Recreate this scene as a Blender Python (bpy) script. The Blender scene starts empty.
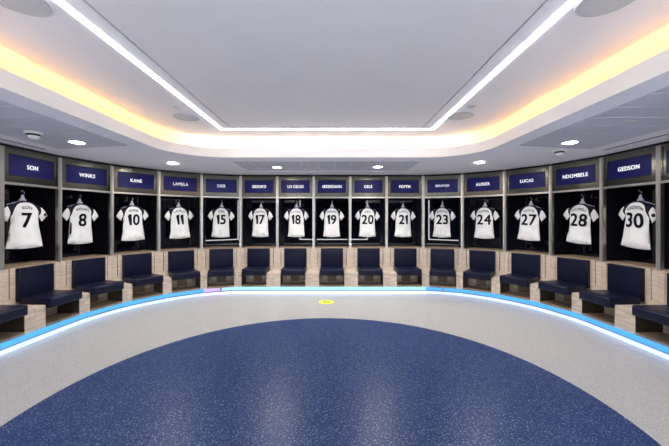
import bpy, bmesh, math, random
from mathutils import Vector, Matrix
random.seed(7)
SC = bpy.context.scene
COL = SC.collection
PI = math.pi

# ------------------------------------------------------------------ materials
def new_mat(name):
    m = bpy.data.materials.new(name); m.use_nodes = True
    nt = m.node_tree
    return m, nt, nt.nodes['Principled BSDF']

def mat(name, col, rough=0.5, metal=0.0, spec=0.5, noise=0.0, nscale=20.0, bump=0.0, bscale=60.0, stretch=(1, 1, 1)):
    m, nt, b = new_mat(name)
    b.inputs['Base Color'].default_value = (*col, 1)
    b.inputs['Roughness'].default_value = rough
    b.inputs['Metallic'].default_value = metal
    b.inputs['Specular IOR Level'].default_value = spec
    if noise or bump:
        tc = nt.nodes.new('ShaderNodeTexCoord'); mp = nt.nodes.new('ShaderNodeMapping')
        mp.inputs['Scale'].default_value = stretch
        nt.links.new(tc.outputs['Object'], mp.inputs['Vector'])
    if noise:
        n = nt.nodes.new('ShaderNodeTexNoise'); n.inputs['Scale'].default_value = nscale; n.inputs['Detail'].default_value = 4
        nt.links.new(mp.outputs[0], n.inputs['Vector'])
        mx = nt.nodes.new('ShaderNodeMix'); mx.data_type = 'RGBA'
        mx.inputs[6].default_value = (*[c * (1 - noise) for c in col], 1)
        mx.inputs[7].default_value = (*[min(1, c * (1 + noise)) for c in col], 1)
        nt.links.new(n.outputs['Fac'], mx.inputs[0]); nt.links.new(mx.outputs[2], b.inputs['Base Color'])
    if bump:
        n2 = nt.nodes.new('ShaderNodeTexNoise'); n2.inputs['Scale'].default_value = bscale; n2.inputs['Detail'].default_value = 3
        nt.links.new(mp.outputs[0], n2.inputs['Vector'])
        bp = nt.nodes.new('ShaderNodeBump'); bp.inputs['Strength'].default_value = bump; bp.inputs['Distance'].default_value = 0.004
        nt.links.new(n2.outputs['Fac'], bp.inputs['Height']); nt.links.new(bp.outputs[0], b.inputs['Normal'])
    return m

def emit(name, col, strength):
    m, nt, b = new_mat(name)
    b.inputs['Base Color'].default_value = (*[min(1, c * .8) for c in col], 1)
    b.inputs['Emission Color'].default_value = (*col, 1)
    b.inputs['Emission Strength'].default_value = strength
    return m

def wood_mat(name, c1, c2, axis='x'):
    m, nt, b = new_mat(name)
    b.inputs['Roughness'].default_value = 0.45
    tc = nt.nodes.new('ShaderNodeTexCoord'); mp = nt.nodes.new('ShaderNodeMapping')
    mp.inputs['Scale'].default_value = (1.3, 1.3, 15)
    nt.links.new(tc.outputs['Object'], mp.inputs['Vector'])
    n = nt.nodes.new('ShaderNodeTexNoise'); n.inputs['Scale'].default_value = 2.2; n.inputs['Detail'].default_value = 5
    n.inputs['Distortion'].default_value = .5
    nt.links.new(mp.outputs[0], n.inputs['Vector'])
    oi = nt.nodes.new('ShaderNodeObjectInfo')
    r = nt.nodes.new('ShaderNodeValToRGB')
    r.color_ramp.elements[0].position = .36; r.color_ramp.elements[0].color = (*c1, 1)
    r.color_ramp.elements[1].position = .66; r.color_ramp.elements[1].color = (*c2, 1)
    nt.links.new(n.outputs['Fac'], r.inputs[0])
    nt.links.new(r.outputs[0], b.inputs['Base Color'])
    return m

M = {}
M['wall_dark'] = mat('dark_wall', (.02, .022, .035), .6)
M['wall_mid'] = mat('grey_wall', (.28, .28, .29), .6)
M['wall'] = mat('white_wall', (.80, .80, .82), .6)
M['ceil'] = mat('ceiling_white', (.88, .87, .91), .7, noise=.015, nscale=3)
M['ceil_mid'] = mat('ceiling_panel_grey', (.84, .83, .87), .55, noise=.03, nscale=4)
M['soffit'] = mat('soffit_white', (.89, .895, .99), .6)
M['plank'] = mat('metal_plank', (.60, .61, .73), .35, spec=.5)
M['fascia'] = mat('fascia_white', (.90, .87, .83), .55)
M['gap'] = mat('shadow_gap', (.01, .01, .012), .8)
M['steel'] = mat('brushed_steel', (.175, .172, .142), .18, metal=1.0, noise=.04, nscale=1, bump=.04, bscale=1.0, stretch=(1.5, 1.5, 260))
M['steel_post'] = mat('polished_steel', (.62, .60, .55), .34, metal=1.0, noise=.0)
M['gloss'] = mat('black_gloss', (.003, .0035, .010), .012, spec=.30)
M['gloss_side'] = mat('dark_side', (.005, .005, .009), .3, spec=.2)
M['oak'] = wood_mat('ash_wood', (.50, .405, .315), (.68, .575, .47))
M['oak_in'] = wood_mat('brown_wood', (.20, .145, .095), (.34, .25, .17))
M['oak_shade'] = wood_mat('shaded_liner', (.045, .032, .022), (.075, .055, .038))  # wood darkened to paint the shade under the seats
M['plate'] = mat('blue_plate', (.010, .012, .160), .30, spec=.3, noise=.12, nscale=30)
M['plate_rim'] = mat('plate_rim', (.006, .006, .03), .35)
M['white_letter'] = emit('backlit_letter', (1.0, 1.0, 1.0), .28)
M['leather'] = mat('navy_leather', (.002, .003, .021), .42, spec=.28, bump=.15, bscale=120)
M['piping'] = mat('navy_piping', (.010, .012, .045), .3)
M['jersey'] = mat('white_polyester', (.84, .84, .83), .75, noise=.05, nscale=26)
M['navy_cloth'] = mat('navy_polyester', (.0018, .0022, .018), .7, spec=.25)
M['number'] = mat('navy_print', (.0012, .0016, .008), .6, spec=.15)
M['name'] = mat('navy_name_print', (.003, .004, .014), .6, spec=.15)
M['hanger'] = mat('pale_hanger', (.50, .49, .64), .25)
M['chrome'] = mat('chrome', (.8, .8, .82), .12, metal=1.0)
M['fitting'] = mat('white_fitting', (.80, .80, .80), .4)
M['grille'] = mat('grey_grille', (.60, .61, .64), .6, noise=.06, nscale=200)
M['lens_black'] = mat('dark_lens', (.02, .02, .025), .1)
M['yellow'] = mat('yellow_vinyl', (.86, .82, .05), .4)
M['black_print'] = mat('black_print', (.03, .03, .02), .5)
M['plinth'] = mat('plinth_grey', (.25, .27, .32), .5)
M['slot'] = mat('slot_black', (.012, .012, .014), .6)

# the speckled vinyl floor with a round blue inlay
def floor_mat():
    m, nt, b = new_mat('speckled_vinyl_floor')
    N = nt.nodes.new; L = nt.links.new
    tc = N('ShaderNodeTexCoord')
    # circle mask
    mp = N('ShaderNodeMapping'); mp.inputs['Location'].default_value = (.118, -2.63, 0)
    L(tc.outputs['Object'], mp.inputs['Vector'])
    sx = N('ShaderNodeSeparateXYZ'); L(mp.outputs[0], sx.inputs[0])
    cx = N('ShaderNodeCombineXYZ'); L(sx.outputs[0], cx.inputs[0]); L(sx.outputs[1], cx.inputs[1])
    ln = N('ShaderNodeVectorMath'); ln.operation = 'LENGTH'; L(cx.outputs[0], ln.inputs[0])
    lt = N('ShaderNodeMath'); lt.operation = 'LESS_THAN'; lt.inputs[1].default_value = 2.452
    L(ln.outputs['Value'], lt.inputs[0])
    def flecks(scale, thr, seed):
        mm = N('ShaderNodeMapping'); mm.inputs['Location'].default_value = (seed, seed * .7, 0)
        L(tc.outputs['Object'], mm.inputs['Vector'])
        v = N('ShaderNodeTexVoronoi'); v.inputs['Scale'].default_value = scale
        L(mm.outputs[0], v.inputs['Vector'])
        s = N('ShaderNodeSeparateColor'); L(v.outputs['Color'], s.inputs[0])
        gt = N('ShaderNodeMath'); gt.operation = 'GREATER_THAN'; gt.inputs[1].default_value = thr
        L(s.outputs[0], gt.inputs[0])
        return gt.outputs[0], s.outputs[1]
    def mix(f, a, bb):
        x = N('ShaderNodeMix'); x.data_type = 'RGBA'
        L(f, x.inputs[0])
        for i, c in ((6, a), (7, bb)):
            if isinstance(c, tuple): x.inputs[i].default_value = (*c, 1)
            else: L(c, x.inputs[i])
        return x.outputs[2]
    f1, r1 = flecks(150, .84, 0.0)
    f2, r2 = flecks(210, .78, 3.3)
    nz = N('ShaderNodeTexNoise'); nz.inputs['Scale'].default_value = 1.2; L(tc.outputs['Object'], nz.inputs['Vector'])
    blue = mix(nz.outputs['Fac'], (.0045, .025, .088), (.007, .032, .110))
    blue = mix(f2, blue, (.030, .052, .17))
    light = mix(r1, (.035, .07, .20), (.20, .25, .36))
    blue = mix(f1, blue, light)
    grey = mix(r2, (.325, .318, .310), (.395, .387, .375))
    grey = mix(f1, grey, (.48, .47, .46))
    colr = mix(lt.outputs[0], grey, blue)
    L(colr, b.inputs['Base Color'])
    b.inputs['Roughness'].default_value = .34
    b.inputs['Specular IOR Level'].default_value = .16
    return m
M['floor'] = floor_mat()
M['bounce_floor'] = mat('bounce_floor_white', (.84, .84, .86), .5, noise=.03)  # very pale so that it throws added fill light at the ceiling

# ------------------------------------------------------------------ mesh helpers
def obj(name, bm, m, parent=None, loc=(0, 0, 0), rz=0.0, smooth=False):
    me = bpy.data.meshes.new(name)
    bmesh.ops.recalc_face_normals(bm, faces=bm.faces[:])
    bm.to_mesh(me); bm.free()
    me.materials.append(M[m])
    if smooth:
        for p in me.polygons: p.use_smooth = True
    return link(name, me, parent, loc, rz)

def link(name, me, parent=None, loc=(0, 0, 0), rz=0.0):
    o = bpy.data.objects.new(name, me); COL.objects.link(o)
    o.location = loc; o.rotation_euler = (0, 0, rz)
    if parent: o.parent = parent
    return o

def box(bm, x0, x1, y0, y1, z0, z1):
    v = [bm.verts.new(p) for p in ((x0, y0, z0), (x1, y0, z0), (x1, y1, z0), (x0, y1, z0), (x0, y0, z1), (x1, y0, z1), (x1, y1, z1), (x0, y1, z1))]
    for f in ((0, 3, 2, 1), (4, 5, 6, 7), (0, 1, 5, 4), (1, 2, 6, 5), (2, 3, 7, 6), (3, 0, 4, 7)):
        bm.faces.new([v[i] for i in f])
    return v

def bbox(x0, x1, y0, y1, z0, z1, bev=0.0, seg=2):
    bm = bmesh.new(); box(bm, x0, x1, y0, y1, z0, z1)
    if bev: bmesh.ops.bevel(bm, geom=bm.edges[:], offset=bev, segments=seg, profile=.5, affect='EDGES')
    return bm

def prism(bm, pts, z0, z1):
    a = [bm.verts.new((x, y, z0)) for x, y in pts]; b = [bm.verts.new((x, y, z1)) for x, y in pts]
    n = len(pts)
    bm.faces.new(a[::-1]); bm.faces.new(b)
    for i in range(n): bm.faces.new((a[i], a[(i + 1) % n], b[(i + 1) % n], b[i]))

def ribbon(bm, inner, outer, z0, z1):
    """closed strip of constant height between two open polylines of equal length"""
    n = len(inner)
    V = [[bm.verts.new((p[0], p[1], z)) for p in line for z in (z0, z1)] for line in (inner, outer)]
    I, O = V
    for i in range(n - 1):
        a, b = 2 * i, 2 * i + 2
        bm.faces.new((I[a], I[b], I[b + 1], I[a + 1]))
        bm.faces.new((O[b], O[a], O[a + 1], O[b + 1]))
        bm.faces.new((I[a + 1], I[b + 1], O[b + 1], O[a + 1]))
        bm.faces.new((I[b], I[a], O[a], O[b]))
    bm.faces.new((I[0], I[1], O[1], O[0])); bm.faces.new((I[-1], I[-2], O[-2], O[-1]))

def lathe(bm, prof, seg=28, c=(0, 0, 0)):
    rings = []
    for r, z in prof:
        if r < 1e-6: rings.append([bm.verts.new((c[0], c[1], c[2] + z))])
        else: rings.append([bm.verts.new((c[0] + r * math.cos(2 * PI * i / seg), c[1] + r * math.sin(2 * PI * i / seg), c[2] + z)) for i in range(seg)])
    for a, b in zip(rings, rings[1:]):
        for i in range(seg):
            j = (i + 1) % seg
            if len(a) == 1: bm.faces.new((a[0], b[i], b[j]))
            elif len(b) == 1: bm.faces.new((a[i], a[j], b[0]))
            else: bm.faces.new((a[i], a[j], b[j], b[i]))

def tube(bm, pts, r, seg=8):
    pts = [Vector(p) for p in pts]; rings = []
    rr = r if isinstance(r, (list, tuple)) else [r] * len(pts)
    for i, p in enumerate(pts):
        t = (pts[min(i + 1, len(pts) - 1)] - pts[max(i - 1, 0)]).normalized()
        u = t.orthogonal().normalized() if i == 0 else (u - t * u.dot(t)).normalized()
        w = t.cross(u)
        rings.append([bm.verts.new(p + rr[i] * (math.cos(2 * PI * k / seg) * u + math.sin(2 * PI * k / seg) * w)) for k in range(seg)])
    for a, b in zip(rings, rings[1:]):
        for k in range(seg): bm.faces.new((a[k], a[(k + 1) % seg], b[(k + 1) % seg], b[k]))
    bm.faces.new(rings[0][::-1]); bm.faces.new(rings[-1])

def tag(o, label, cat, group=None):
    o['label'] = label; o['category'] = cat
    if group: o['group'] = group
    return o

def thing(name, label, cat, loc=(0, 0, 0), rz=0.0, group=None):
    o = bpy.data.objects.new(name, None); COL.objects.link(o)
    o.empty_display_size = .1; o.location = loc; o.rotation_euler = (0, 0, rz)
    return tag(o, label, cat, group)

def struct(name, bm, m, smooth=False):
    o = obj(name, bm, m, smooth=smooth); o['kind'] = 'structure'; return o

def text_mesh(s, height, bold=0.0, sx=1.0, space=1.0):
    """flat lettering in the XZ plane facing -Y, centred at the origin; cap height = height"""
    cu = bpy.data.curves.new('lettering', 'FONT'); cu.body = s; cu.align_x = 'CENTER'; cu.size = 1.0; cu.space_character = space
    cu.resolution_u = 4
    o = bpy.data.objects.new('lettering_source', cu); COL.objects.link(o)
    dg = bpy.context.evaluated_depsgraph_get(); dg.update()
    me = bpy.data.meshes.new_from_object(o.evaluated_get(dg))
    bpy.data.objects.remove(o); bpy.data.curves.remove(cu)
    me.materials.clear()
    ys = [v.co.y for v in me.vertices]; xs = [v.co.x for v in me.vertices]
    if bold:
        bm = bmesh.new()
        for ox, oz in ((-1, -1), (1, -1), (1, 1), (-1, 1), (0, 0)):
            n0 = len(bm.verts); bm.from_mesh(me); bm.verts.ensure_lookup_table()
            for v in bm.verts[n0:]: v.co.x += ox * bold; v.co.y += oz * bold * .8
        bm.to_mesh(me); bm.free()
        ys = [v.co.y for v in me.vertices]; xs = [v.co.x for v in me.vertices]
    k = height / (max(ys) - min(ys)); mx = (max(xs) + min(xs)) / 2; my = (max(ys) + min(ys)) / 2
    for v in me.vertices:
        v.co = Vector(((v.co.x - mx) * k * sx, 0, (v.co.y - my) * k))
    return me

def number_mesh(n, height):
    parts = []
    for ch in str(n):
        if ch == '1':
            bm = bmesh.new()
            w = height * .16; hh = height / 2
            bm.faces.new([bm.verts.new((x, 0, z)) for x, z in ((.0, -hh), (w, -hh), (w, hh), (w * .15, hh), (-w * .85, hh - w * .75), (-w * .85, hh - w * 1.75), (0, hh - w * 1.15))])
            bmesh.ops.triangulate(bm, faces=bm.faces[:])
            me = bpy.data.meshes.new('digit'); bm.to_mesh(me); bm.free()
        else:
            me = text_mesh(ch, height, .022, .90)
        parts.append((me, min(v.co.x for v in me.vertices), max(v.co.x for v in me.vertices)))
    gap = height * .085; tot = sum(b - a for _, a, b in parts) + gap * (len(parts) - 1); x = -tot / 2
    bm = bmesh.new()
    for me, a, b in parts:
        n0 = len(bm.verts); bm.from_mesh(me); bm.verts.ensure_lookup_table()
        for v in bm.verts[n0:]: v.co.x += x - a
        x += b - a + gap; bpy.data.meshes.remove(me)
    me = bpy.data.meshes.new('number'); bm.to_mesh(me); bm.free(); return me

def extrude_y(me, t):
    bm = bmesh.new(); bm.from_mesh(me)
    r = bmesh.ops.extrude_face_region(bm, geom=bm.faces[:])
    for e in r['geom']:
        if isinstance(e, bmesh.types.BMVert): e.co.y -= t
    bmesh.ops.recalc_face_normals(bm, faces=bm.faces[:])
    bm.to_mesh(me); bm.free(); return me

# ------------------------------------------------------------------ plan of the lockers
EYE = 1.60
B = .83
D = 7.227
OX = -.058
ANG = [18.06, 38.8, 55.43, 71.43, 87.12, 89.0, 89.5]
Z_TOP, Z_BOT, Z_HEAD = EYE + .9506, EYE - .6828, EYE + .455
W = .45           # bench depth

# bays from the left end to the right end: (mid x, mid y, rotation)
right = []
p = Vector((2.5 * B, 0))
for a in ANG:
    r_ = math.radians(a); d = Vector((math.cos(r_), -math.sin(r_)))
    right.append((p + d * B / 2, -r_, p.copy(), p + d * B)); p = p + d * B
bays = []
for mid, rz, a, b in right[::-1]:
    bays.append((Vector((-mid.x, mid.y)), -rz, Vector((-b.x, b.y)), Vector((-a.x, a.y))))
for i in range(5):
    x = (i - 2) * B
    bays.append((Vector((x, 0)), 0.0, Vector((x - B / 2, 0)), Vector((x + B / 2, 0))))
for mid, rz, a, b in right:
    bays.append((mid, rz, a, b))
OFF = Vector((OX, D))
bays = [(m_ + OFF, rz, a + OFF, b + OFF) for m_, rz, a, b in bays]
NB = len(bays)   # 19: bays 1 and 17 are cut by the picture's edges
joints = [bays[0][2]] + [b[3] for b in bays]
half_turn = [0.0] + [(bays[i][1] - bays[i + 1][1]) / 2 for i in range(NB - 1)] + [0.0]   # bend at joint i, halved

NAMES = ['', '', 'SON', 'WINKS', 'KANE', 'LAMELA', 'DIER', 'SISSOKO', 'LO CELSO', 'SESSEGNON', 'DELE', 'FOYTH', 'BERGWIJN', 'AURIER', 'LUCAS', 'NDOMBELE', 'GEDSON', '', '']
NUMS = [None, None, 7, 8, 10, 11, 15, 17, 18, 19, 20, 21, 23, 24, 27, 28, 30, None, None]

def which(i):
    if i == 0: return 'past the left edge, nearest end of the row'
    if i == NB - 1: return 'past the right edge, nearest end of the row'
    if i == 1: return 'cut off by the left edge of the photo'
    if i == NB - 2: return 'cut off by the right edge of the photo'
    return None

# ------------------------------------------------------------------ lockers
hw = B / 2
def me_of(bm, m, smooth=False):
    me = bpy.data.meshes.new('part_mesh')
    bmesh.ops.recalc_face_normals(bm, faces=bm.faces[:]); bm.to_mesh(me); bm.free(); me.materials.append(M[m])
    if smooth:
        for q in me.polygons: q.use_smooth = True
    return me

PW = .029   # half width of a post
LD = .46    # locker depth
bm = bbox(-hw + .0006, -hw + PW, 0, .05, Z_BOT, Z_TOP); post_l = me_of(bm, 'steel_post')
bm = bbox(hw - PW, hw - .0006, 0, .05, Z_BOT, Z_TOP); post_r = me_of(bm, 'steel_post')
bm = bbox(-hw + .004, -hw + .024, .05, LD, Z_BOT, Z_TOP - .02); side_l = me_of(bm, 'gloss_side')
bm = bbox(hw - .024, hw - .004, .05, LD, Z_BOT, Z_TOP - .02); side_r = me_of(bm, 'gloss_side')
bm = bbox(-hw + .024, hw - .024, LD - .03, LD - .012, Z_BOT + .02, Z_TOP - .02); back_me = me_of(bm, 'gloss')
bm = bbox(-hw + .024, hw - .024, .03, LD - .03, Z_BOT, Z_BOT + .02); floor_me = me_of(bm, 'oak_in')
bm = bbox(-hw + .024, hw - .024, .05, LD - .03, Z_HEAD + .03, Z_HEAD + .05); shelf_me = me_of(bm, 'gloss_side')
# header: brushed panel with a raised rim around it and a lower rail
PZ0, PZ1, PX = EYE + .575, EYE + .868, .325
bm = bmesh.new()
x0, x1 = -hw + PW, hw - PW
box(bm, x0, -PX, .012, .035, Z_HEAD + .03, Z_TOP); box(bm, PX, x1, .012, .035, Z_HEAD + .03, Z_TOP)
box(bm, -PX, PX, .012, .035, PZ1, Z_TOP); box(bm, -PX, PX, .012, .035, Z_HEAD + .03, PZ0)
head_me = me_of(bm, 'steel')
shade_me = me_of(bbox(-hw + .001, hw - .001, .03, .05, Z_TOP, 2.5895), 'gap')  # black board painting the shade above the locker tops
bm = bmesh.new()
box(bm, x0, x1, .003, .012, Z_TOP - .022, Z_TOP); box(bm, x0, x0 + .02, .003, .012, Z_HEAD + .03, Z_TOP - .022); box(bm, x1 - .02, x1, .003, .012, Z_HEAD + .03, Z_TOP - .022)
rim_me = me_of(bm, 'steel')
rail_me = me_of(bbox(x0, x1, .002, .05, Z_HEAD, Z_HEAD + .032, .003), 'steel_post')
plate_me = me_of(bbox(-PX + .012, PX - .012, .018, .032, PZ0 + .012, PZ1 - .012), 'plate')
bm = bmesh.new()
box(bm, -PX, PX, .020, .034, PZ0, PZ0 + .012); box(bm, -PX, PX, .020, .034, PZ1 - .012, PZ1)
box(bm, -PX, -PX + .012, .020, .034, PZ0 + .012, PZ1 - .012); box(bm, PX - .012, PX, .020, .034, PZ0 + .012, PZ1 - .012)
prim_me = me_of(bm, 'plate_rim')
# coat hook on the back panel
HZ = EYE + .384
JY = .20            # where the jersey hangs, measured into the locker
bm = bmesh.new()
box(bm, -.014, .014, LD - .036, LD - .0305, HZ - .035, HZ + .025)
hook_plate = me_of(bm, 'steel')
bm = bmesh.new(); tube(bm, [(0, LD - .038, HZ - .01), (0, JY + .04, HZ - .01), (0, JY, HZ - .006), (0, JY - .02, HZ + .008), (0, JY - .024, HZ + .03)], .006)
hook_arm = me_of(bm, 'chrome', True)

name_cache = {}
def make_locker(i):
    mid, rz, a, b = bays[i]
    n = NUMS[i]
    if n: lab = 'dark gloss locker in brushed steel framing the number %d jersey' % n
    else: lab = 'dark steel framed locker ' + which(i)
    t = thing('locker', lab, 'locker', (mid.x, mid.y, 0), rz, 'steel framed lockers along the curved wall')
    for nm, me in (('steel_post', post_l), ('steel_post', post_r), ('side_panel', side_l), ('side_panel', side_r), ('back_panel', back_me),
                   ('locker_floor', floor_me), ('shelf', shelf_me), ('header_panel', head_me), ('header_rim', rim_me), ('header_rail', rail_me), ('shade_strip', shade_me)):
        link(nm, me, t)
    pl = link('nameplate', plate_me, t)
    link('nameplate_rim', prim_me, pl)
    if NAMES[i]:
        me = extrude_y(text_mesh(NAMES[i], .062, .007, .86, 1.10), .006); me.materials.append(M['white_letter'])
        o = link('lettering', me, pl, (0, .018, (PZ0 + PZ1) / 2)); o['label'] = 'white capital letters spelling the name on the plate'
    hp = link('coat_hook', hook_plate, t)
    link('hook_arm', hook_arm, hp)
    return t
for i in range(NB): make_locker(i)

# ------------------------------------------------------------------ benches
SLOT = .268; SEAT = .251
Z_SLOT, Z_SEATB, Z_SEATT, Z_PED = .166, .386, .516, .434
def cushion_seat():
    bm = bmesh.new(); box(bm, -SEAT, SEAT, -.525, -.068, Z_SEATB, Z_SEATT)
    e = [x for x in bm.edges if all(v.co.y < -.4 for v in x.verts)]
    bmesh.ops.bevel(bm, geom=e, offset=.032, segments=4, profile=.5, affect='EDGES')
    e = [x for x in bm.edges if x.calc_face_angle(0) > .9]
    bmesh.ops.bevel(bm, geom=e, offset=.008, segments=2, profile=.5, affect='EDGES')
    return me_of(bm, 'leather', True)
def cushion_back():
    bm = bmesh.new(); box(bm, -SEAT, SEAT, -.072, -.001, Z_SEATT - .05, Z_BOT - .001)
    e = [x for x in bm.edges if all(v.co.y < -.05 for v in x.verts)]
    bmesh.ops.bevel(bm, geom=e, offset=.016, segments=3, profile=.5, affect='EDGES')
    return me_of(bm, 'leather', True)
seat_me, backc_me = cushion_seat(), cushion_back()
bm = bmesh.new(); tube(bm, [(-SEAT + .035, -.518, Z_SEATT - .017), (SEAT - .035, -.518, Z_SEATT - .017)], .0045, 6); pipe_s = me_of(bm, 'piping', True)
bm = bmesh.new(); tube(bm, [(-SEAT + .02, -.068, Z_BOT - .006), (SEAT - .02, -.068, Z_BOT - .006)], .0045, 6); pipe_b = me_of(bm, 'piping', True)
M['cream'] = mat('cream_board', (.80, .72, .56), .5, noise=.05)
cub_back = me_of(bbox(-SLOT, SLOT, -.10, -.085, Z_SLOT, Z_SEATB), 'oak')
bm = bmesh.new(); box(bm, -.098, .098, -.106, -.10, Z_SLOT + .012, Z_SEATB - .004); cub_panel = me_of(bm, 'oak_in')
bm = bmesh.new(); box(bm, -.195, -.105, -.106, -.10, Z_SLOT + .075, Z_SEATB - .004); cub_plate = me_of(bm, 'cream')
bm = bmesh.new(); box(bm, .105, .195, -.106, -.10, Z_SLOT + .075, Z_SEATB - .004); cub_plate2 = me_of(bm, 'cream')

shade_liner = [me_of(bbox(s * SLOT - (.006 if s > 0 else -.0005), s * SLOT - (.0005 if s > 0 else -.006), -W + .004, -.10, Z_SLOT, Z_SEATB - .002), 'oak_shade') for s in (-1, 1)]  # thin dark sheets painting the shade on the cubby walls
def make_bench(i):
    mid, rz, a, b = bays[i]
    n = NUMS[i]
    lab = 'pale wood bench seat with navy cushions under the number %d jersey' % n if n else 'wooden bench seat with navy cushions ' + which(i)
    t = thing('bench_seat', lab, 'seat', (mid.x, mid.y, 0), rz, 'navy cushioned bench seats along the curved wall')
    tl, tr = math.tan(half_turn[i]), math.tan(half_turn[i + 1])
    def xe(s, w):      # edge of the module at depth w in front of the lockers
        return (hw - w * tr) if s > 0 else -(hw - w * tl)
    g = .0015
    for s in (-1, 1):
        bm = bmesh.new()
        q = [(s * SLOT, -.004), (xe(s, .004) - s * g, -.004), (xe(s, W) - s * g, -W), (s * SLOT, -W)]
        if s > 0: q = q[::-1]
        prism(bm, q, Z_SLOT - .03, Z_PED)
        bmesh.ops.bevel(bm, geom=[e for e in bm.edges if all(v.co.z > Z_PED - .01 for v in e.verts)], offset=.003, segments=1, affect='EDGES')
        obj('pedestal', bm, 'oak', t)
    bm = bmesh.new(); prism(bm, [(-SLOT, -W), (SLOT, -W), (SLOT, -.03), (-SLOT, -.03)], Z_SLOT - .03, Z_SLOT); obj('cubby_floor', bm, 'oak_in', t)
    for lm in shade_liner: link('cubby_shade', lm, t)
    cb = link('cubby_back', cub_back, t)
    link('access_panel', cub_panel, cb); link('socket_plate', cub_plate, cb); link('socket_plate', cub_plate2, cb)
    # back boards: a wide board behind the cushion, a narrow one on either side of each joint
    bm = bmesh.new(); box(bm, -.322, .322, -.002, .03, Z_PED - .05, Z_BOT); obj('back_board', bm, 'oak', t)
    for s in (-1, 1):
        bm = bmesh.new(); xa = s * .335; xb = s * (hw - .0008)
        box(bm, min(xa, xb), max(xa, xb), 0, .03, Z_PED - .05, Z_BOT); obj('end_board', bm, 'oak', t)
        bm = bmesh.new(); xa = s * (SEAT + .012); xb = s * (hw - .012 * math.tan(max(half_turn[i], half_turn[i + 1])) - .0012)
        box(bm, min(xa, xb), max(xa, xb), -.012, -.0025, Z_PED + .0005, Z_PED + .085); obj('back_rail', bm, 'oak', t)
    st = link('seat_cushion', seat_me, t); link('piping', pipe_s, st)
    bc = link('backrest_cushion', backc_me, t); link('piping', pipe_b, bc)
    return t
for i in range(NB): make_bench(i)

# plinth and the lit strip below the benches
def front_line(w):
    pts = []
    for k, j in enumerate(joints):
        if k == 0: rz = bays[0][1]
        elif k == NB: rz = bays[-1][1]
        else: rz = (bays[k - 1][1] + bays[k][1]) / 2
        nrm = Vector((math.sin(rz), -math.cos(rz)))
        pts.append(j + nrm * (w / math.cos(half_turn[k])))
    return pts
def smooth_line(pts, n=6):
    out = []
    for k in range(len(pts) - 1):
        a, b, c, d = pts[max(k - 1, 0)], pts[k], pts[k + 1], pts[min(k + 2, len(pts) - 1)]
        for s in range(n):
            t = s / n
            out.append(.5 * ((2 * b) + (c - a) * t + (2 * a - 5 * b + 4 * c - d) * t * t + (3 * b - a - 3 * c + d) * t ** 3))
    out.append(pts[-1]); return out
NS = 6
bm = bmesh.new(); ribbon(bm, front_line(.445), front_line(.06), 0.0, .134)
struct('trim_1', bm, 'plinth')
up_in, up_out = smooth_line(front_line(.452), NS), smooth_line(front_line(.474), NS)
lo_in, lo_out = smooth_line(front_line(.446), NS), smooth_line(front_line(.486), NS)
SEG = [(0, 36, 'bright blue', (.06, .31, .72), (.75), (.42, .64, 1.0), 1.05),
       (36, 39, 'violet', (.42, .30, .95), (.80), (.75, .65, 1.0), 1.2),
       (39, 72, 'pale cyan', (.30, .68, .90), (.55), (.62, .78, 1.0), 1.5),
       (72, 114, 'deep blue', (.05, .28, .76), (.80), (.42, .60, 1.0), 1.05)]
WHERE = ['under the left-hand curve of benches', 'where the left curve meets the straight run', 'under the straight middle run of benches', 'under the right-hand curve of benches']
for (a, b, cn, cu_, eu, cl, el), wh in zip(SEG, WHERE):
    M['up_' + cn] = emit('diffuser_' + cn.replace(' ', '_'), cu_, eu)
    M['lo_' + cn] = emit('tube_' + cn.replace(' ', '_'), cl, el)
    t = thing('floor_light_strip', cn + ' light strip at floor level ' + wh, 'light strip', (up_in[(a + b) // 2].x, up_in[(a + b) // 2].y, 0), 0, 'floor level light strips')
    o_ = Vector((t.location.x, t.location.y))
    f = lambda L_: [q - o_ for q in L_[a:b + 1]]
    bm = bmesh.new(); ribbon(bm, f(up_out), f(up_in), .075, .134); obj('diffuser', bm, 'up_' + cn, t)
    bm = bmesh.new(); ribbon(bm, f(lo_out), f(lo_in), .006, .042 if 'pale' in cn or 'violet' in cn else .046); obj('light_tube', bm, 'lo_' + cn, t)

# ------------------------------------------------------------------ jerseys
half = [(.070, .000), (.115, -.020), (.160, -.048), (.204, -.076), (.234, -.104), (.262, -.146), (.290, -.206), (.268, -.232), (.242, -.262), (.214, -.294),
        (.192, -.254), (.174, -.212), (.170, -.28), (.1685, -.36), (.169, -.46), (.174, -.56), (.182, -.625), (.187, -.668)]
OUT = [(0, .004)] + [(.035, .006)] + half + [(.12, -.680), (.05, -.684), (0, -.685)]
OUTLINE = OUT + [(-x, z) for x, z in OUT[::-1] if x > 0]
def dist_outline(x, z):
    best = 9
    n = len(OUTLINE)
    for k in range(n):
        ax, az = OUTLINE[k]; bx, bz = OUTLINE[(k + 1) % n]
        dx, dz = bx - ax, bz - az
        t = max(0, min(1, ((x - ax) * dx + (z - az) * dz) / (dx * dx + dz * dz + 1e-12)))
        best = min(best, math.hypot(ax + t * dx - x, az + t * dz - z))
    return best
def thick(x, z, ph=0.0, amp=1.0):
    d = dist_outline(x, z)
    t = .042 * (1 - math.exp(-d / .045))
    k = min(1, d / .03)
    low = max(0, min(1, (-z - .25) / .45))
    t += amp * k * (.009 * low * math.sin(x * 42 + ph + 3 * z) + .004 * math.sin(x * 18 - z * 20 + ph * 2) + .003 * math.sin(z * 38 + x * 9 + ph))
    if abs(x) < .012: t -= .0
    return max(.001, t)

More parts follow.
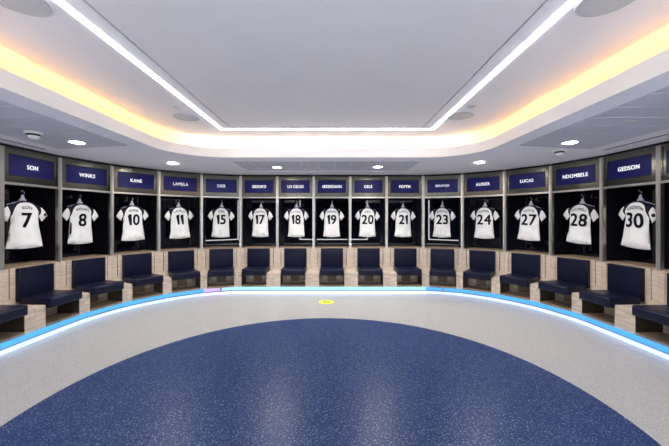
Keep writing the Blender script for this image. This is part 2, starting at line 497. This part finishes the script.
def panel(poly, ph, lift=0.0, back=True, step=.0253):
    bm = bmesh.new()
    f = bm.faces.new([bm.verts.new((x, 0, z)) for x, z in poly])
    bmesh.ops.triangulate(bm, faces=[f])
    xs = [q[0] for q in poly]; zs = [q[1] for q in poly]
    k = math.floor(min(xs) / step) + 1
    while k * step < max(xs):
        bmesh.ops.bisect_plane(bm, geom=bm.verts[:] + bm.edges[:] + bm.faces[:], plane_co=(k * step, 0, 0), plane_no=(1, 0, 0)); k += 1
    k = math.floor(min(zs) / step) + 1
    while k * step < max(zs):
        bmesh.ops.bisect_plane(bm, geom=bm.verts[:] + bm.edges[:] + bm.faces[:], plane_co=(0, 0, k * step), plane_no=(0, 0, 1)); k += 1
    bmesh.ops.remove_doubles(bm, verts=bm.verts[:], dist=.0008)
    T = {v: thick(v.co.x, v.co.z, ph) for v in bm.verts}
    fr = list(bm.verts); faces = list(bm.faces); edges = [e for e in bm.edges if len(e.link_faces) == 1]
    if back:
        bk = {v: bm.verts.new((v.co.x, .45 * T[v], v.co.z)) for v in fr}
        for q in faces: bm.faces.new([bk[v] for v in reversed(q.verts)])
        for e in edges:
            a, b = e.verts
            try: bm.faces.new((a, b, bk[b], bk[a]))
            except ValueError: pass
    for v in fr: v.co.y = -T[v] - lift
    return bm

dome = [(0, -.012), (.045, -.019), (.082, -.036), (.114, -.066), (.138, -.104), (.153, -.150), (.160, -.200)]
body_half = dome + [(.172, -.190)][:0] + [(.169, -.225)] + half[12:] + [(.12, -.680), (.05, -.684), (0, -.685)]
BODY = body_half + [(-x, z) for x, z in body_half[::-1] if x > 0]
yoke = [(.035, .006), (.070, .0), (.115, -.020), (.160, -.048), (.204, -.076), (.194, -.125), (.183, -.170), (.174, -.212), (.169, -.225), (.160, -.200), (.153, -.150), (.138, -.104), (.114, -.066), (.082, -.036), (.045, -.019)]
sleeve = [(.204, -.076), (.234, -.104), (.262, -.146), (.290, -.206), (.268, -.232), (.242, -.262), (.214, -.294), (.192, -.254), (.174, -.212), (.183, -.170), (.194, -.125)]
collar = [(0, .004), (.035, .006), (.058, .002), (.045, -.019), (0, -.012)]
collar = collar + [(-x, z) for x, z in collar[::-1] if x > 0]
cuff = [(.290, -.206), (.268, -.232), (.242, -.262), (.214, -.294), (.209, -.284), (.237, -.254), (.263, -.224), (.284, -.198)]
side_stripe = [(.1665, -.30), (.166, -.36), (.166, -.46), (.170, -.53), (.150, -.50), (.148, -.42), (.152, -.34)]
mir = lambda P_: [(-x, z) for x, z in P_[::-1]]
def flared(bm, fl):
    for v in bm.verts:
        k = max(0, min(1, (-v.co.z - .28) / .40)); v.co.x *= 1 + fl * k
    return bm
kit = {}
for ph in (0.0, 2.1, 4.2):
    kit[ph] = {
               'shoulder_yoke': [me_of(panel(P_, ph), 'navy_cloth', True) for P_ in (mir(yoke), yoke)],
               'sleeve': [me_of(panel(P_, ph), 'jersey', True) for P_ in (mir(sleeve), sleeve)],
               'cuff': [me_of(panel(P_, ph, .002, False), 'jersey', True) for P_ in (mir(cuff), cuff)],
               'collar': me_of(panel(collar, ph, .003), 'navy_cloth', True),
               'side_stripe': [me_of(panel(P_, ph, .003, False), 'navy_cloth', True) for P_ in (mir(side_stripe), side_stripe)]}

def drape(me, ph, z0, lift, bend=0.0):
    bm = bmesh.new(); bm.from_mesh(me)
    bmesh.ops.triangulate(bm, faces=bm.faces[:])
    for ax in (0, 2):
        no = [0, 0, 0]; no[ax] = 1; k = -.18
        while k < .18:
            co_ = [0, 0, 0]; co_[ax] = k + .0003
            bmesh.ops.bisect_plane(bm, geom=bm.verts[:] + bm.edges[:] + bm.faces[:], plane_co=co_, plane_no=no); k += .015
    bm.to_mesh(me); bm.free()
    for v in me.vertices:
        z = v.co.z + z0 - bend * v.co.x ** 2; x = v.co.x
        v.co = Vector((x, -thick(x, z, ph) - lift, z))
    return me

# hanger, origin at the middle of its shoulder bar
bm = bmesh.new(); tube(bm, [(-.185, .008, -.062), (-.10, .004, -.030), (0, 0, .006), (.10, .004, -.030), (.185, .008, -.062)], [.005, .006, .007, .006, .005], 8)
hang_bar = me_of(bm, 'hanger', True)
bm = bmesh.new(); lathe(bm, [(0, .0), (.026, .0), (.024, .012), (.016, .034), (.010, .058), (.011, .070), (.007, .084), (0, .088)], 16)
for v in bm.verts: v.co.x *= 1.9
hang_neck = me_of(bm, 'hanger', True)
hk = [(0, 0, .07)] + [(-.0 + .022 * math.sin(t), 0, .118 - .022 * math.cos(t)) for t in [.0 + .35 * k for k in range(0, 12)]]
bm = bmesh.new(); tube(bm, hk, .0038, 6); hang_hook = me_of(bm, 'chrome', True)
BAR = EYE + .252     # height of the hanger bar

#        dx    turn  tilt  top  phase
POSE = {7: (.03, -11, 0, 0, 0.0), 8: (.0, 0, 1, 0, 2.1), 10: (0, 0, -1, 0, 4.2), 11: (0, 0, -2, 0, 0.0), 15: (0, 0, 2, 0, 2.1), 17: (0, 0, 1, 0, 4.2),
        18: (0, 0, 0, 0, 0.0), 19: (0, 0, 1, 0, 2.1), 20: (0, 0, 1, 0, 4.2), 21: (0, 0, 1, 0, 2.1), 23: (0, 0, 1, 0, 0.0), 24: (0, 0, 1, 0, 4.2),
        27: (0, 0, 3, 0, 2.1), 28: (0, 0, 4, 0, 0.0), 30: (0, 0, 4, 0, 4.2)}
FLARE = {7: .24, 10: .14, 30: .18, 11: .12, 28: .12, 8: .08, 27: .14, 24: .10}
bodies = {}
def body_mesh(ph, fl):
    if (ph, fl) not in bodies: bodies[ph, fl] = me_of(flared(panel(BODY, ph), fl), 'jersey', True)
    return bodies[ph, fl]
def make_jersey(i):
    n = NUMS[i]; mid, rz, a, b = bays[i]
    dx, turn, tilt, dz, ph = POSE[n]
    R = Matrix.Rotation(rz, 3, 'Z'); q = R @ Vector((dx, JY, 0))
    loc = Vector((mid.x + q.x, mid.y + q.y, BAR + dz))
    h = thing('clothes_hanger', 'pale clothes hanger holding up the white number %d jersey' % n, 'hanger', loc, rz + math.radians(turn), 'clothes hangers in the lockers')
    link('hanger_bar', hang_bar, h); link('hanger_neck', hang_neck, h); link('hanger_hook', hang_hook, h)
    fwd = R @ Vector((0, -.034, 0))
    t = thing('football_jersey', 'white short-sleeved jersey with navy shoulders and back number %d' % n, 'jersey',
              (loc.x + fwd.x, loc.y + fwd.y, loc.z - .008), rz + math.radians(turn), 'white jerseys hanging in the lockers')
    t.rotation_euler = (0, math.radians(tilt), rz + math.radians(turn))
    K = kit[ph]
    bd = link('jersey_body', body_mesh(ph, FLARE.get(n, .05)), t)
    for k in (0, 1):
        y = link('shoulder_yoke', K['shoulder_yoke'][k], t); y['label'] = 'navy shoulder panel'
        s = link('sleeve', K['sleeve'][k], t); link('cuff', K['cuff'][k], s)
    c = link('collar', K['collar'], t); c['label'] = 'navy collar'
    if n in (8, 28): 
        s = link('side_stripe', me_of(flared(panel(mir(side_stripe), ph, .008, False), FLARE[n]), 'navy_cloth', True), bd); s['label'] = 'navy side stripe'
    if n in (7, 30):
        bm = bmesh.new()
        cx, cz = .240, -.190
        prism(bm, [(cx + .020 * math.cos(k * PI / 8), cz + .026 * math.sin(k * PI / 8)) for k in range(16)], 0, .002)
        for v in bm.verts: v.co = Vector((v.co.x, -thick(v.co.x, v.co.y, ph) - .004 - v.co.z, v.co.y))
        bd2 = obj('sleeve_badge', bm, 'number', t); bd2['label'] = 'small dark round badge on the sleeve'
    me = drape(number_mesh(n, .216), ph, -.274, .006); me.materials.append(M['number'])
    o = link('back_number', me, t); o['label'] = 'navy back number'
    s = NAMES[i]
    me = text_mesh(s, .046, .006, 1.0)
    wd = max(v.co.x for v in me.vertices) * 2; lim = .23
    if wd > lim:
        for v in me.vertices: v.co.x *= lim / wd
    me = drape(me, ph, -.088, .006, 2.2); me.materials.append(M['name'])
    o = link('back_name', me, t); o['label'] = 'navy arched name lettering'
for i in range(NB):
    if NUMS[i]: make_jersey(i)

# ------------------------------------------------------------------ room shell
YB = -5.0
bm = bmesh.new(); box(bm, -5.4, 5.3, -1.0, 8.4, -.08, 0.0); struct('floor', bm, 'floor')
# made-up hall behind the camera; white floor added to bounce light upward
bm = bmesh.new(); box(bm, -5.4, 5.3, YB - .1, -1.0, -.08, 0.0); struct('floor_bounce', bm, 'bounce_floor')
bm = bmesh.new(); box(bm, -5.5, -5.4, YB - .1, 8.5, 0, 3.1); struct('wall_left', bm, 'wall_mid')
bm = bmesh.new(); box(bm, 5.3, 5.4, YB - .1, 8.5, 0, 3.1); struct('wall_right', bm, 'wall_mid')
bm = bmesh.new(); box(bm, -5.4, 5.3, 8.4, 8.5, 0, 3.1); struct('wall_front', bm, 'wall_mid')
bm = bmesh.new(); box(bm, -5.4, 5.3, YB - .1, YB, 0, 3.1); struct('wall_back', bm, 'wall_dark')

ZR, ZF, ZC = 2.59, 2.738, 2.93         # soffit, top of the fascia, raised ceiling
XL, XR, YF, RC = -2.52, 2.24, 5.165, .78
def u_path(off, n=14):
    xl, xr, yf, r = XL - off, XR + off, YF + off, RC + off
    pts = [(xl, YB)] + [(xl, YB + (yf - r - YB) * k / 8) for k in range(1, 8)]
    pts += [(xl + r - r * math.cos(t), yf - r + r * math.sin(t)) for t in [PI / 2 * k / n for k in range(n + 1)]]
    pts += [(xl + r + (xr - xl - 2 * r) * k / 8, yf) for k in range(1, 8)]
    pts += [(xr - r + r * math.sin(t), yf - r + r * math.cos(t)) for t in [PI / 2 * k / n for k in range(n + 1)]]
    pts += [(xr, yf - r - (yf - r - YB) * k / 8) for k in range(1, 8)] + [(xr, YB)]
    return pts
# soffit around the opening, one slab
op = u_path(.0125)
def soffit():
    bm = bmesh.new(); n = 14; outer = []
    outer += [(-5.4, q[1]) for q in op[:8]]
    outer += [(-5.4, (YF - RC) + (8.4 - YF + RC) * k / 7) for k in range(8)] + [(-5.4 + (XL + RC + 5.4) * k / 7, 8.4) for k in range(1, 8)]
    outer += [(q[0], 8.4) for q in op[23:30]]
    outer += [((XR - RC) + (5.3 - XR + RC) * k / 7, 8.4) for k in range(8)] + [(5.3, 8.4 - (8.4 - YF + RC) * k / 7) for k in range(1, 8)]
    outer += [(5.3, q[1]) for q in op[45:]]
    ribbon(bm, op, outer, ZR, ZR + .02)
    return bm
o = struct('ceiling_soffit', soffit(), 'soffit')
bm = bmesh.new(); ribbon(bm, u_path(0.0), u_path(.012), ZR - .001, ZF); struct('trim_2', bm, 'fascia')
bm = bmesh.new(); ribbon(bm, u_path(.0125), u_path(.085), ZF - .010, ZF); struct('trim_5', bm, 'fascia')
bm = bmesh.new(); ribbon(bm, u_path(.0125), u_path(.24), ZF - .125, ZF - .115); struct('trim_3', bm, 'fascia')
bm = bmesh.new(); ribbon(bm, u_path(.24), u_path(.255), ZF - .125, ZC); struct('trim_4', bm, 'fascia')
# cove lamps: left run, far run, right run
pin, pout = u_path(.086), u_path(.118)
n_all = len(pin)
COVE = [(0, 16, 'amber', 'along the left side of the raised ceiling', (1.0, .56, .17), 11.0), (16, n_all - 17, 'warm white', 'along the far side of the raised ceiling', (1.0, .80, .55), 14.0),
        (n_all - 17, n_all - 1, 'amber', 'along the right side of the raised ceiling', (1.0, .56, .17), 11.0)]
for k, (a, b, cn, wh, cc, ss) in enumerate(COVE):
    M['cove%d' % k] = emit('cove_lamp', cc, ss)
    bm = bmesh.new(); ribbon(bm, pin[a:b + 1], pout[a:b + 1], ZF - .1145, ZF - .104)
    tag(obj('cove_light', bm, 'cove%d' % k), cn + ' cove light glowing behind the upstand ' + wh, 'cove light')

# raised ceiling: border, centre panels behind a shadow gap
GL, GR, GF = -1.523, 1.290, 4.59
bm = bmesh.new()
box(bm, -2.80, GL - .016, YB, 5.45, ZC, ZC + .02); box(bm, GR + .016, 2.52, YB, 5.45, ZC, ZC + .02); box(bm, GL - .016, GR + .016, GF + .016, 5.45, ZC, ZC + .02)
struct('ceiling', bm, 'ceil')
YS = 3.19
bm = bmesh.new()
box(bm, GL, GR, YS + .004, GF, ZC, ZC + .02); box(bm, GL, GR, 0.2, YS - .004, ZC, ZC + .02); box(bm, GL, GR, YB, .192, ZC, ZC + .02)
struct('ceiling_centre_panels', bm, 'ceil_mid')
bm = bmesh.new(); box(bm, GL - .1, GR + .1, YB, GF + .1, ZC + .045, ZC + .055); struct('ceiling_void', bm, 'gap')

# bright line of light round the centre panels
M['line'] = emit('line_lamp', (.93, .94, 1.0), 12.0)
LL, LR, LF = -1.686, 1.462, 4.745
t = thing('ceiling_light_line', 'thin white line of light running round the raised ceiling panels', 'light strip', (LL, LF, ZC))
hwl = .023
def lseg(x0, x1, y0, y1):
    bm = bmesh.new(); box(bm, x0 - LL, x1 - LL, y0 - LF, y1 - LF, -.006, -.0005); return bm
for q in ((LL - hwl, LL + hwl, YB, LF + hwl), (LL + hwl, LR - hwl, LF - hwl, LF + hwl), (LR - hwl, LR + hwl, YB, LF + hwl)):
    obj('light_run', lseg(*q), 'line', t)

# metal plank insets in the soffit
def planks(polys, z):
    bm = bmesh.new()
    for P_ in polys: prism(bm, P_, z - .004, z - .0005)
    return bm
PL = []
def clip_side(sgn):
    out = []; xi = -2.80 if sgn < 0 else 2.50
    for k in range(-16, 30):
        y0 = 2.52 + .298 * (k - 0); y1 = y0 + .280
        if y0 < YB + .1 or y0 > 4.5: continue
        # far edge runs obliquely from (xi, 4.32) to the outer side
        xo = -3.92 if sgn < 0 else 3.66
        def far(x): return 4.32 + .22 * abs(x - xi) / abs(xo - xi)
        ya, yb = min(y1, far(xi)), min(y1, far(xo))
        if y0 >= far(xi) - .01: continue
        q = [(xi, y0), (xi, ya), (xo, yb), (xo, y0)]
        out.append(q if sgn < 0 else q[::-1])
    return out
struct('ceiling_planks_left', planks(clip_side(-1), ZR), 'plank')
struct('ceiling_planks_right', planks(clip_side(1), ZR), 'plank')
mid_planks = []
x = -1.79
while x < 1.50:
    mid_planks.append([(x, 5.55), (min(x + .288, 1.53), 5.55), (min(x + .288, 1.53), 6.53), (x, 6.53)]); x += .30
struct('ceiling_planks_middle', planks(mid_planks, ZR), 'plank')

# slot diffusers by the lockers
def slot(name, pts, lab):
    t_ = [Vector(q) for q in pts]
    d = (t_[1] - t_[0]).normalized(); n_ = Vector((-d.y, d.x))
    c = (t_[0] + t_[1]) / 2; w = .028
    tt = thing('ceiling_slot_diffuser', lab, 'air vent', (c.x, c.y, ZR), 0, 'slot diffusers in the soffit')
    P_ = [t_[0] - c - n_ * w, t_[1] - c - n_ * w, t_[1] - c + n_ * w, t_[0] - c + n_ * w]
    bm = bmesh.new(); prism(bm, [tuple(q) for q in P_], -.004, -.0005); obj('dark_slot', bm, 'slot', tt)
    for s in (-1, 1):
        P_ = [t_[0] - c + n_ * s * w, t_[1] - c + n_ * s * w, t_[1] - c + n_ * s * (w + .012), t_[0] - c + n_ * s * (w + .012)]
        bm = bmesh.new(); prism(bm, [tuple(q) for q in P_], -.007, -.0005); obj('slot_rim', bm, 'soffit', tt)
slot('a', [(-4.12, 1.6), (-4.15, 4.56)], 'thin dark slot diffuser above the leftmost lockers')
slot('b', [(3.93, 1.6), (3.90, 4.60)], 'thin dark slot diffuser above the rightmost lockers')
slot('c', [(-1.95, 6.86), (1.46, 6.86)], 'thin dark slot diffuser above the straight middle lockers')

# ceiling fittings
M['lamp'] = emit('downlight_lens', (1.0, .95, .86), 36.0)
bm = bmesh.new(); lathe(bm, [(.082, -.0005), (.082, -.006), (.098, -.008), (.102, -.004), (.102, -.0005)], 28); dl_ring = me_of(bm, 'fitting', True)
bm = bmesh.new(); lathe(bm, [(0, -.005), (.081, -.005), (.081, -.001), (0, -.001)], 28); dl_lens = me_of(bm, 'lamp')
DL = [(-3.34, 4.12, 'the number 8 locker', 11), (3.06, 4.13, 'the number 28 locker', 11), (-2.90, 5.70, 'the number 11 locker', 13), (2.56, 5.60, 'the number 24 locker', 13),
      (-1.11, 6.14, 'the number 18 locker', 20), (.83, 6.08, 'the number 20 locker', 20)]
# the same lamps carry on behind the photographer
DLB = [(-3.4, 1.6), (3.12, 1.6), (-3.4, -.9), (3.12, -.9), (-3.4, -3.4), (3.12, -3.4)]
def downlight(x, y, lab, en=9):
    t = thing('downlight', lab, 'ceiling light', (x, y, ZR - .0042), 0, 'round recessed downlights')
    link('trim_ring', dl_ring, t); link('lens', dl_lens, t)
    ld = bpy.data.lights.new('downlight_beam', 'AREA'); ld.shape = 'DISK'; ld.size = .15; ld.energy = en; ld.color = (1.0, .96, .92); ld.spread = math.radians(150)
    lo = bpy.data.objects.new('downlight_beam', ld); COL.objects.link(lo); lo.parent = t; lo.location = (0, 0, -.012)
for x, y, w_, en in DL: downlight(x, y, 'round glowing recessed downlight in front of ' + w_, en)
for x, y in DLB: downlight(x, y, 'round recessed downlight in the soffit behind the photographer')

bm = bmesh.new(); lathe(bm, [(0, -.010), (.135, -.010), (.145, -.008), (.145, -.0005), (0, -.0005)], 36); sp_g = me_of(bm, 'grille', True)
bm = bmesh.new(); lathe(bm, [(.146, -.0005), (.146, -.011), (.163, -.006), (.165, -.0005)], 36); sp_r = me_of(bm, 'grille', True)
for x, y, lab in ((-1.945, 4.17, 'round grey ceiling speaker by the far left corner of the light line'), (1.635, 4.13, 'round grey ceiling speaker by the far right corner of the light line'),
                  (-1.92, 1.93, 'large near round speaker at the top left corner of the photo'), (1.665, 1.93, 'large near round speaker at the top right corner of the photo')):
    t = thing('ceiling_speaker', lab, 'speaker', (x, y, ZC), 0, 'round ceiling speakers')
    link('grille', sp_g, t); link('speaker_rim', sp_r, t)
bm = bmesh.new(); lathe(bm, [(0, -.012), (.03, -.012), (.048, -.004), (.05, -.0005), (0, -.0005)], 24); sen = me_of(bm, 'grille', True)
for x, y, z, lab in ((-1.885, 3.80, ZC, 'small round sensor beside the far left ceiling speaker'), (1.63, 3.78, ZC, 'small round sensor beside the far right ceiling speaker'),
                     (-.56, 6.10, ZR - .004, 'small flat disc in the soffit near the number 18 locker'), (-3.36, 3.27, ZR - .004, 'small flat disc in the soffit planks above the number 7 locker'),
                     (2.99, 3.23, ZR - .004, 'small flat disc in the soffit planks on the right-hand side'), (2.62, 5.75, ZR, 'small flat disc beside the downlight near the number 24 locker')):
    tag(link('ceiling_sensor', sen, None, (x, y, z)), lab, 'sensor', 'small ceiling sensors')
bm = bmesh.new(); lathe(bm, [(0, -.022), (.074, -.022), (.084, -.015), (.084, -.0005), (0, -.0005)], 28); dome_b = me_of(bm, 'fitting', True)
bm = bmesh.new(); lathe(bm, [(.060, -.022), (.060, -.045), (.050, -.066), (.028, -.080), (0, -.085)], 24); dome_d = me_of(bm, 'fitting', True)
bm = bmesh.new(); lathe(bm, [(.0605, -.024), (.063, -.028), (.063, -.042), (.0605, -.046)], 24); dome_k = me_of(bm, 'lens_black', True)
for x, y, lab in ((-3.45, 3.64, 'white dome detector on the left soffit planks near the downlight'), (3.26, 4.60, 'white dome detector on the right soffit below the downlight')):
    t = thing('smoke_detector', lab, 'detector', (x, y, ZR - .004), 0, 'dome detectors on the soffit')
    link('detector_base', dome_b, t); link('detector_dome', dome_d, t); k = link('dark_band', dome_k, t); k['label'] = 'dark band round the dome'

# yellow marker on the floor
t = thing('floor_sticker', 'round yellow floor sticker with two small black footprints', 'sticker', (-.155, 6.06, 0))
bm = bmesh.new(); lathe(bm, [(0, .0015), (.148, .0015), (.150, .0002), (0, .0002)], 40); obj('yellow_disc', bm, 'yellow', t)
for s in (-1, 1):
    bm = bmesh.new()
    lathe(bm, [(0, .0022), (.020, .0022), (.020, .0016), (0, .0016)], 16)
    for v in bm.verts: v.co.y *= 2.2; v.co.x *= 1 + .3 * (v.co.y > 0); v.co.x += s * .032
    obj('footprint', bm, 'black_print', t)

for x, y in ((-3.6, -3.2), (3.4, -3.2), (-1.2, -3.2), (1.1, -3.2)):  # unseen fill lamps, added to brighten the room from behind the camera
    zz = ZR - .006 if abs(x) > 2.6 else ZC - .006
    t = thing('fill_light_panel', 'added square fill light overhead behind the camera', 'ceiling light', (x, y, zz), 0, 'added fill lights behind the camera')
    bm = bmesh.new(); box(bm, -.62, .62, -.62, .62, 0, .005); obj('fill_panel_frame', bm, 'fitting', t)
    ld = bpy.data.lights.new('fill_beam', 'AREA'); ld.shape = 'SQUARE'; ld.size = 1.2; ld.energy = 72; ld.color = (.93, .95, 1.0); ld.spread = math.radians(110)
    lo = bpy.data.objects.new('fill_beam', ld); COL.objects.link(lo); lo.parent = t; lo.location = (0, 0, -.008)

# lit doorway in the wall behind the photographer, seen mirrored in the gloss panels
M['portal'] = emit('portal_lamp', (.95, .97, 1.0), 18.0)
t = thing('doorway_light_frame', 'bright white light frame round the doorway behind the photographer', 'light strip', (-.06, YB + .03, 0))
for q in ((-2.17, -2.12, .22, 2.86), (2.12, 2.17, .22, 2.86), (-2.12, 2.12, .22, .27)):
    bm = bmesh.new(); box(bm, q[0], q[1], -.02, .02, q[2], q[3]); obj('light_run', bm, 'portal', t)
bm = bmesh.new(); box(bm, -1.95, 1.85, YB, YB + .008, .30, 2.86); struct('door_1', bm, 'gloss_side')

# ------------------------------------------------------------------ camera, world
cam = bpy.data.cameras.new('camera'); co = bpy.data.objects.new('camera', cam); COL.objects.link(co)
co.location = (0, 0, EYE); co.rotation_euler = (PI / 2, 0, 0)
cam.sensor_width = 36; cam.lens = 317.5 / 669 * 36; cam.shift_y = -4.8 / 669; cam.clip_start = .05
SC.camera = co
w = bpy.data.worlds.new('world'); SC.world = w; w.use_nodes = True
w.node_tree.nodes['Background'].inputs[0].default_value = (.5, .52, .6, 1); w.node_tree.nodes['Background'].inputs[1].default_value = .05
SC.view_settings.view_transform = 'Standard'
try: SC.view_settings.look = 'None'
except Exception: pass
SC.view_settings.gamma = 1.0; SC.view_settings.use_curve_mapping = False
SC.view_settings.exposure = 0.62
try:
    SC.cycles.use_denoising = True; SC.cycles.denoiser = 'OPENIMAGEDENOISE'
    SC.cycles.max_bounces = 10; SC.cycles.diffuse_bounces = 5; SC.cycles.glossy_bounces = 5
    SC.cycles.sample_clamp_indirect = 8.0
except Exception: pass
